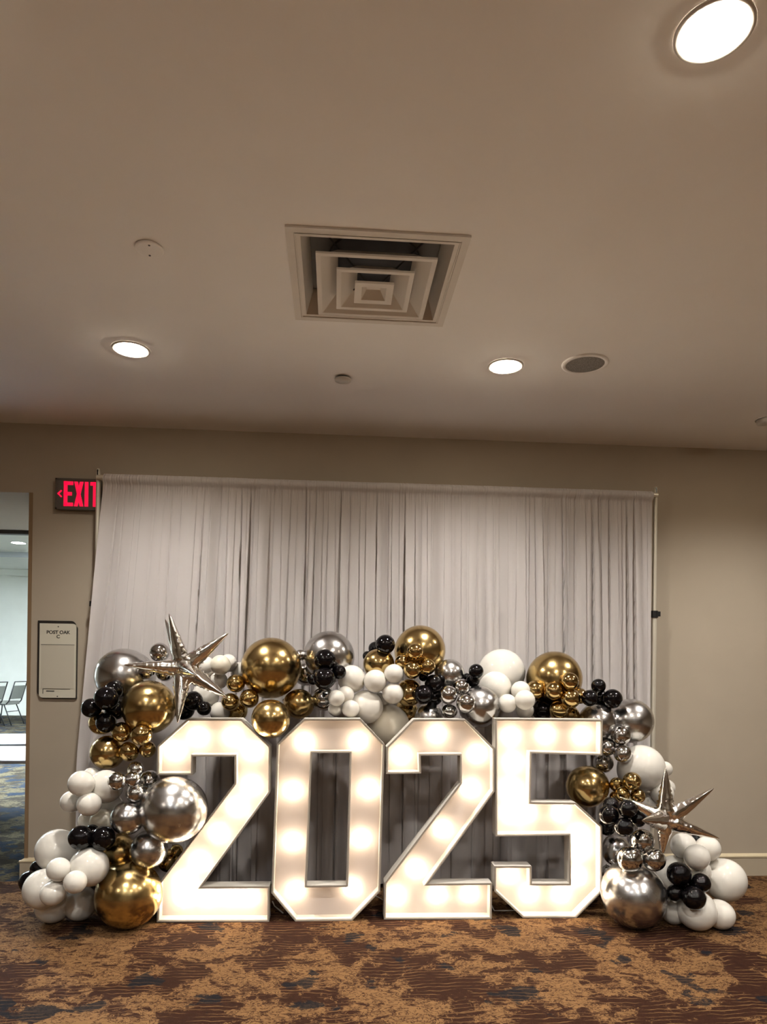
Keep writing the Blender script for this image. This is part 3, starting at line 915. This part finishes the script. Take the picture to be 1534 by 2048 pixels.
def limits(b):
    """how far forward or back this balloon may sit"""
    p_, r = b['p'], b['rm']
    hi = DRY - 0.045 - r * 0.92
    lo = -1.5
    for P in DIGPOLY:
        dd = poly_dist(P, p_.x, p_.z)
        if dd < r * 0.96:
            ch = math.sqrt(r * r - dd * dd)
            lo = max(lo, DFY + DEPTH + ch * 0.97 + 0.004)
    return lo, hi


pairs = []
for i, b in enumerate(BALL):
    for q in BALL[i + 1:]:
        if math.hypot(b['x'] - q['x'], b['y'] - q['y']) < (b['r'] + q['r']) * 1.05:
            pairs.append((b, q))
for it in range(160):
    for b, q in pairs:
        d = math.hypot(q['p'].x - b['p'].x, q['p'].z - b['p'].z)
        s_ = (b['rm'] + q['rm']) * 0.90
        if d >= s_: continue
        gap = math.sqrt(s_ * s_ - d * d)
        # which one stands in front
        fb = b['ord'] - q['ord']
        if fb == 0: fb = 1 if b['p'].y <= q['p'].y else -1
        front, back = (b, q) if fb > 0 else (q, b)
        lack = gap - (back['p'].y - front['p'].y)
        if lack <= 0: continue
        wf = 0.0 if front['fix'] else back['rm'] ** 2
        wb_ = 0.0 if back['fix'] else front['rm'] ** 2
        if wf + wb_ == 0: continue
        front['Y'] -= 0.5 * lack * wf / (wf + wb_)
        back['Y'] += 0.5 * lack * wb_ / (wf + wb_)
    for b in BALL:
        if b['fix']: continue
        lo, hi = limits(b)
        b['Y'] = min(max(b['Y'], lo), max(hi, lo))
        b['Y'] = min(b['Y'], DRY - 0.04 - b['rm'] * 0.85)
        # nothing sinks into the carpet
        b['p'], b['rm'] = centre(b, b['Y'])
# balloon body: ovoid with neck and rolled lip, neck pointing down local -Z
prof = [(0.0001, 1.0)]
for k in range(1, 22):
    a = math.pi * k / 24
    rr = math.sin(a); zz = math.cos(a)
    if zz < 0: zz *= 1.06 + 0.10 * (-zz) ** 3
    prof.append((rr, zz))
prof += [(0.16, -1.135), (0.085, -1.18), (0.055, -1.22), (0.05, -1.26), (0.075, -1.275), (0.10, -1.30), (0.105, -1.315), (0.06, -1.31)]
prof.reverse()
BM = {}
for c in list(NAMES) + ['gold_big', 'silver_big']:
    o = MB().lathe(prof, 36).build('balloon', M[c], smooth=True)
    BM[c] = o.data
    bpy.data.objects.remove(o)
rb = random.Random(5)
for b in BALL:
    ob = bpy.data.objects.new('balloon', BM[b['c'] + ('_big' if b['r'] > 27 and b['c'] in (G_, S_) else '')]); COL.objects.link(ob)
    ob.location = b['p']
    ctr_ = [q for q in BALL if q['ck'] == b['ck']]
    mx_ = sum(q['p'].x for q in ctr_) / len(ctr_); mz_ = sum(q['p'].z for q in ctr_) / len(ctr_); my_ = max(q['p'].y for q in ctr_)
    d = Vector((mx_ - b['p'].x, 0.10 + max(0.0, my_ - b['p'].y), mz_ - b['p'].z))
    if b['lay'] == 'F': d = Vector((0.1 * (1 if mx_ > b['p'].x else -1), 0.25, 0.2))
    if b['p'].y + 1.3 * b['rm'] > DRY - 0.05: d.y = -0.02; d.z -= 0.08
    d += Vector((rb.uniform(-.03, .03), 0, rb.uniform(-.03, .03)))
    ob.rotation_mode = 'QUATERNION'
    ob.rotation_quaternion = (-d).to_track_quat('Z', 'Y')
    ob.scale = (b['rm'],) * 3
    tag(ob, b['label'], 'balloon', 'balloons of the arch garland')


# ------------------------------------------------------------------ foil starbursts
def spike(name, a, tip, R, parent, seed):
    rs = random.Random(seed)
    ax = (tip - a); Ln = ax.length; ax.normalize()
    u = ax.orthogonal().normalized(); v = ax.cross(u)
    n, m_ = 16, 26
    V = []; Fc = []
    ph = rs.uniform(0, 3.14)
    for i in range(m_ + 1):
        t_ = i / m_
        if t_ < 0.16: rad = R * (0.45 + 0.55 * math.sin(t_ / 0.16 * math.pi / 2))
        else: rad = R * (1 - ((t_ - 0.16) / 0.84)) ** 0.82 + 0.0012
        for k in range(n):
            an = 2 * math.pi * k / n
            seam = abs(math.cos(an - ph)) ** 10
            puck = 1 + 0.16 * seam * (math.sin(i * 2.6 + (3 if math.cos(an - ph) > 0 else 0)) if t_ < 0.7 else 0.2) + 0.10 * seam
            dent = 1 + 0.045 * math.sin(an * 3 + i * 0.9 + seed) * (1 - t_) + rs.uniform(-0.05, 0.05) * (1 - t_)
            dent *= 1 + 0.03 * math.sin(i * 3.1 + 2 * math.cos(an * 2 + seed)) * max(0.0, 1 - t_ * 1.5)
            flat_ = 1 - 0.14 * abs(math.sin(an - ph))
            V.append(a + ax * (Ln * t_) + (u * math.cos(an) + v * math.sin(an)) * rad * puck * dent * flat_)
        # pucker rings
    for i in range(m_):
        for k in range(n):
            Fc.append((i * n + k, i * n + (k + 1) % n, (i + 1) * n + (k + 1) % n, (i + 1) * n + k))
    Fc.append(tuple(reversed(range(n))))
    Fc.append(tuple(range(m_ * n, (m_ + 1) * n)))
    o = mesh_obj(name, [q - parent.location for q in V], Fc, M['foil'], parent, smooth=True)
    return o


def star(cx, cy, Y, tips, label, R, seed):
    c = at(cx, cy, Y)
    root = empty('foil_star_balloon', c)
    tag(root, label, 'foil balloon', 'silver foil starbursts')
    for i, (tx, ty, dy) in enumerate(tips):
        spike('point', c, at(tx, ty, Y + dy), R, root, seed + i)
    return root


star(367, 1336, -0.90, [(338, 1227, -0.05), (330, 1238, 0.16), (457, 1266, 0.0), (248, 1330, -0.06), (452, 1392, -0.10), (458, 1398, 0.08), (355, 1446, -0.12),
                        (392, 1350, -0.34), (365, 1330, 0.30)],
     'silver foil starburst at the upper left of the garland', 0.054, 10)
star(1331, 1641, -1.02, [(1331, 1536, 0.0), (1427.5, 1577, -0.05), (1439, 1677, -0.08), (1323, 1716, -0.02), (1240, 1594, 0.05), (1284, 1641, -0.30), (1340, 1640, 0.28)],
     'silver foil starburst at the lower right of the garland', 0.054, 40)


# ------------------------------------------------------------------ things in the room beyond
def chair(loc, rz, label):
    t = empty('banquet_chair', loc, rz)
    tag(t, label, 'chair', 'banquet chairs in the next room')
    t.scale = (1.08, 1.08, 1.12)
    # chair faces -x; width along y
    MB().box(-0.24, 0.20, -0.22, 0.22, 0.42, 0.49).build('seat', M['chaircloth'], t, bevel=0.02)
    bk_ = MB()
    bk_.add([(0.21, -0.20, 0.54), (0.21, 0.20, 0.54), (0.31, 0.20, 0.82), (0.31, -0.20, 0.82),
             (0.255, -0.20, 0.54), (0.255, 0.20, 0.54), (0.345, 0.20, 0.82), (0.345, -0.20, 0.82)],
            [(0, 1, 2, 3), (7, 6, 5, 4), (0, 4, 5, 1), (1, 5, 6, 2), (2, 6, 7, 3), (3, 7, 4, 0)])
    bk_.build('backrest', M['chaircloth'], t, bevel=0.01)
    MB().tube([(0.17, -0.215, 0.44), (0.23, -0.215, 0.50), (0.36, -0.215, 0.90), (0.36, 0.215, 0.90), (0.23, 0.215, 0.50), (0.17, 0.215, 0.44)], 0.013, 8).build('back_frame', M['chairframe'], t, smooth=True)
    MB().tube([(0.15, -0.215, 0.43), (-0.22, -0.215, 0.42), (-0.22, 0.215, 0.42), (0.15, 0.215, 0.43)], 0.012, 8).build('seat_frame', M['chairframe'], t, smooth=True)
    for sy in (-1, 1):
        MB().tube([(-0.20, sy * 0.21, 0.42), (-0.25, sy * 0.22, 0.0)], 0.012, 8).build('leg', M['chairframe'], t, smooth=True)
        MB().tube([(0.12, sy * 0.21, 0.42), (0.30, sy * 0.22, 0.0)], 0.012, 8).build('leg', M['chairframe'], t, smooth=True)
    MB().tube([(0.18, -0.21, 0.28), (0.18, 0.21, 0.28)], 0.008, 8).build('stretcher', M['chairframe'], t, smooth=True)
    return t


c1 = atz(36, 1449, 0.0)
chair((c1.x - 0.30, c1.y, 0), -0.16, 'grey and black chair nearest the opening\'s right edge in the next room')
c2 = atz(15, 1452, 0.0)
c2 = atz(15, 1449, 0.0)
chair((c2.x - 0.28 + 0.02, c1.y - 0.56, 0), -0.20, 'grey and black chair in the middle of the three in the next room')
c3 = atz(-6, 1454, 0.0)
chair((c3.x - 0.50, c1.y - 1.12, 0), -0.20, 'grey and black chair cut by the picture\'s left edge')


def folding_table(loc, rz, w_, d_, label):
    t = empty('folding_table', loc, rz)
    tag(t, label, 'table', 'white tables in the opening')
    MB().box(0, w_, 0, d_, 0.715, 0.742).build('tabletop', M['tabletop'], t, bevel=0.006)
    MB().box(-0.003, w_ + 0.003, -0.004, 0.0, 0.716, 0.728).build('edge_strip', M['tableedge'], t)
    for lx in (0.12, w_ - 0.08):
        for ly in (0.12, d_ - 0.12):
            MB().tube([(lx, ly, 0.715), (lx, ly, 0.0)], 0.014, 8).build('leg', M['tableedge'], t, smooth=True)
    return t


tA = atz(0, 1521, 0.742)
folding_table((-4.15, tA.y, 0), 0.0, 1.83, 0.95, 'white table just inside the opening, nearer of two')
folding_table((-4.45, tA.y + 0.965, 0), 0.10, 1.95, 0.95, 'white table just inside the opening, farther of two')

# cool luminous panels added out of view to brighten the next room
for i, (gx, gy) in enumerate([(-5.2, 4.0), (-5.2, 8.5), (-1.0, 6.0), (-9.0, 6.0)]):
    t = empty('added_fill_panel', (gx, gy, ZC2))
    tag(t, 'added cool fill light panel, out of view in the next room, %s' % ('nearest the opening', 'farthest from the opening', 'on the right', 'on the left')[i], 'ceiling light', 'added light panels of the next room')
    MB().box(-0.75, 0.75, -0.75, 0.75, -0.03, 0).build('frame', M['trim'], t)
    MB().box(-0.7, 0.7, -0.7, 0.7, -0.034, -0.031).build('diffuser', M['panel_cool'], t)
q = atz(37, 1085, ZC2)
t = empty('recessed_downlight', (q.x, q.y, ZC2))
tag(t, 'small bright ceiling light seen through the opening', 'ceiling light', 'recessed ceiling downlights')
MB().lathe([(0.16, 0), (0.16, -0.01), (0.13, -0.012)], 32).build('trim_ring', M['trim'], t, smooth=True)
MB().lathe([(0.0001, -0.014), (0.13, -0.012)], 32).build('lens', M['lens_cool'], t, smooth=True)
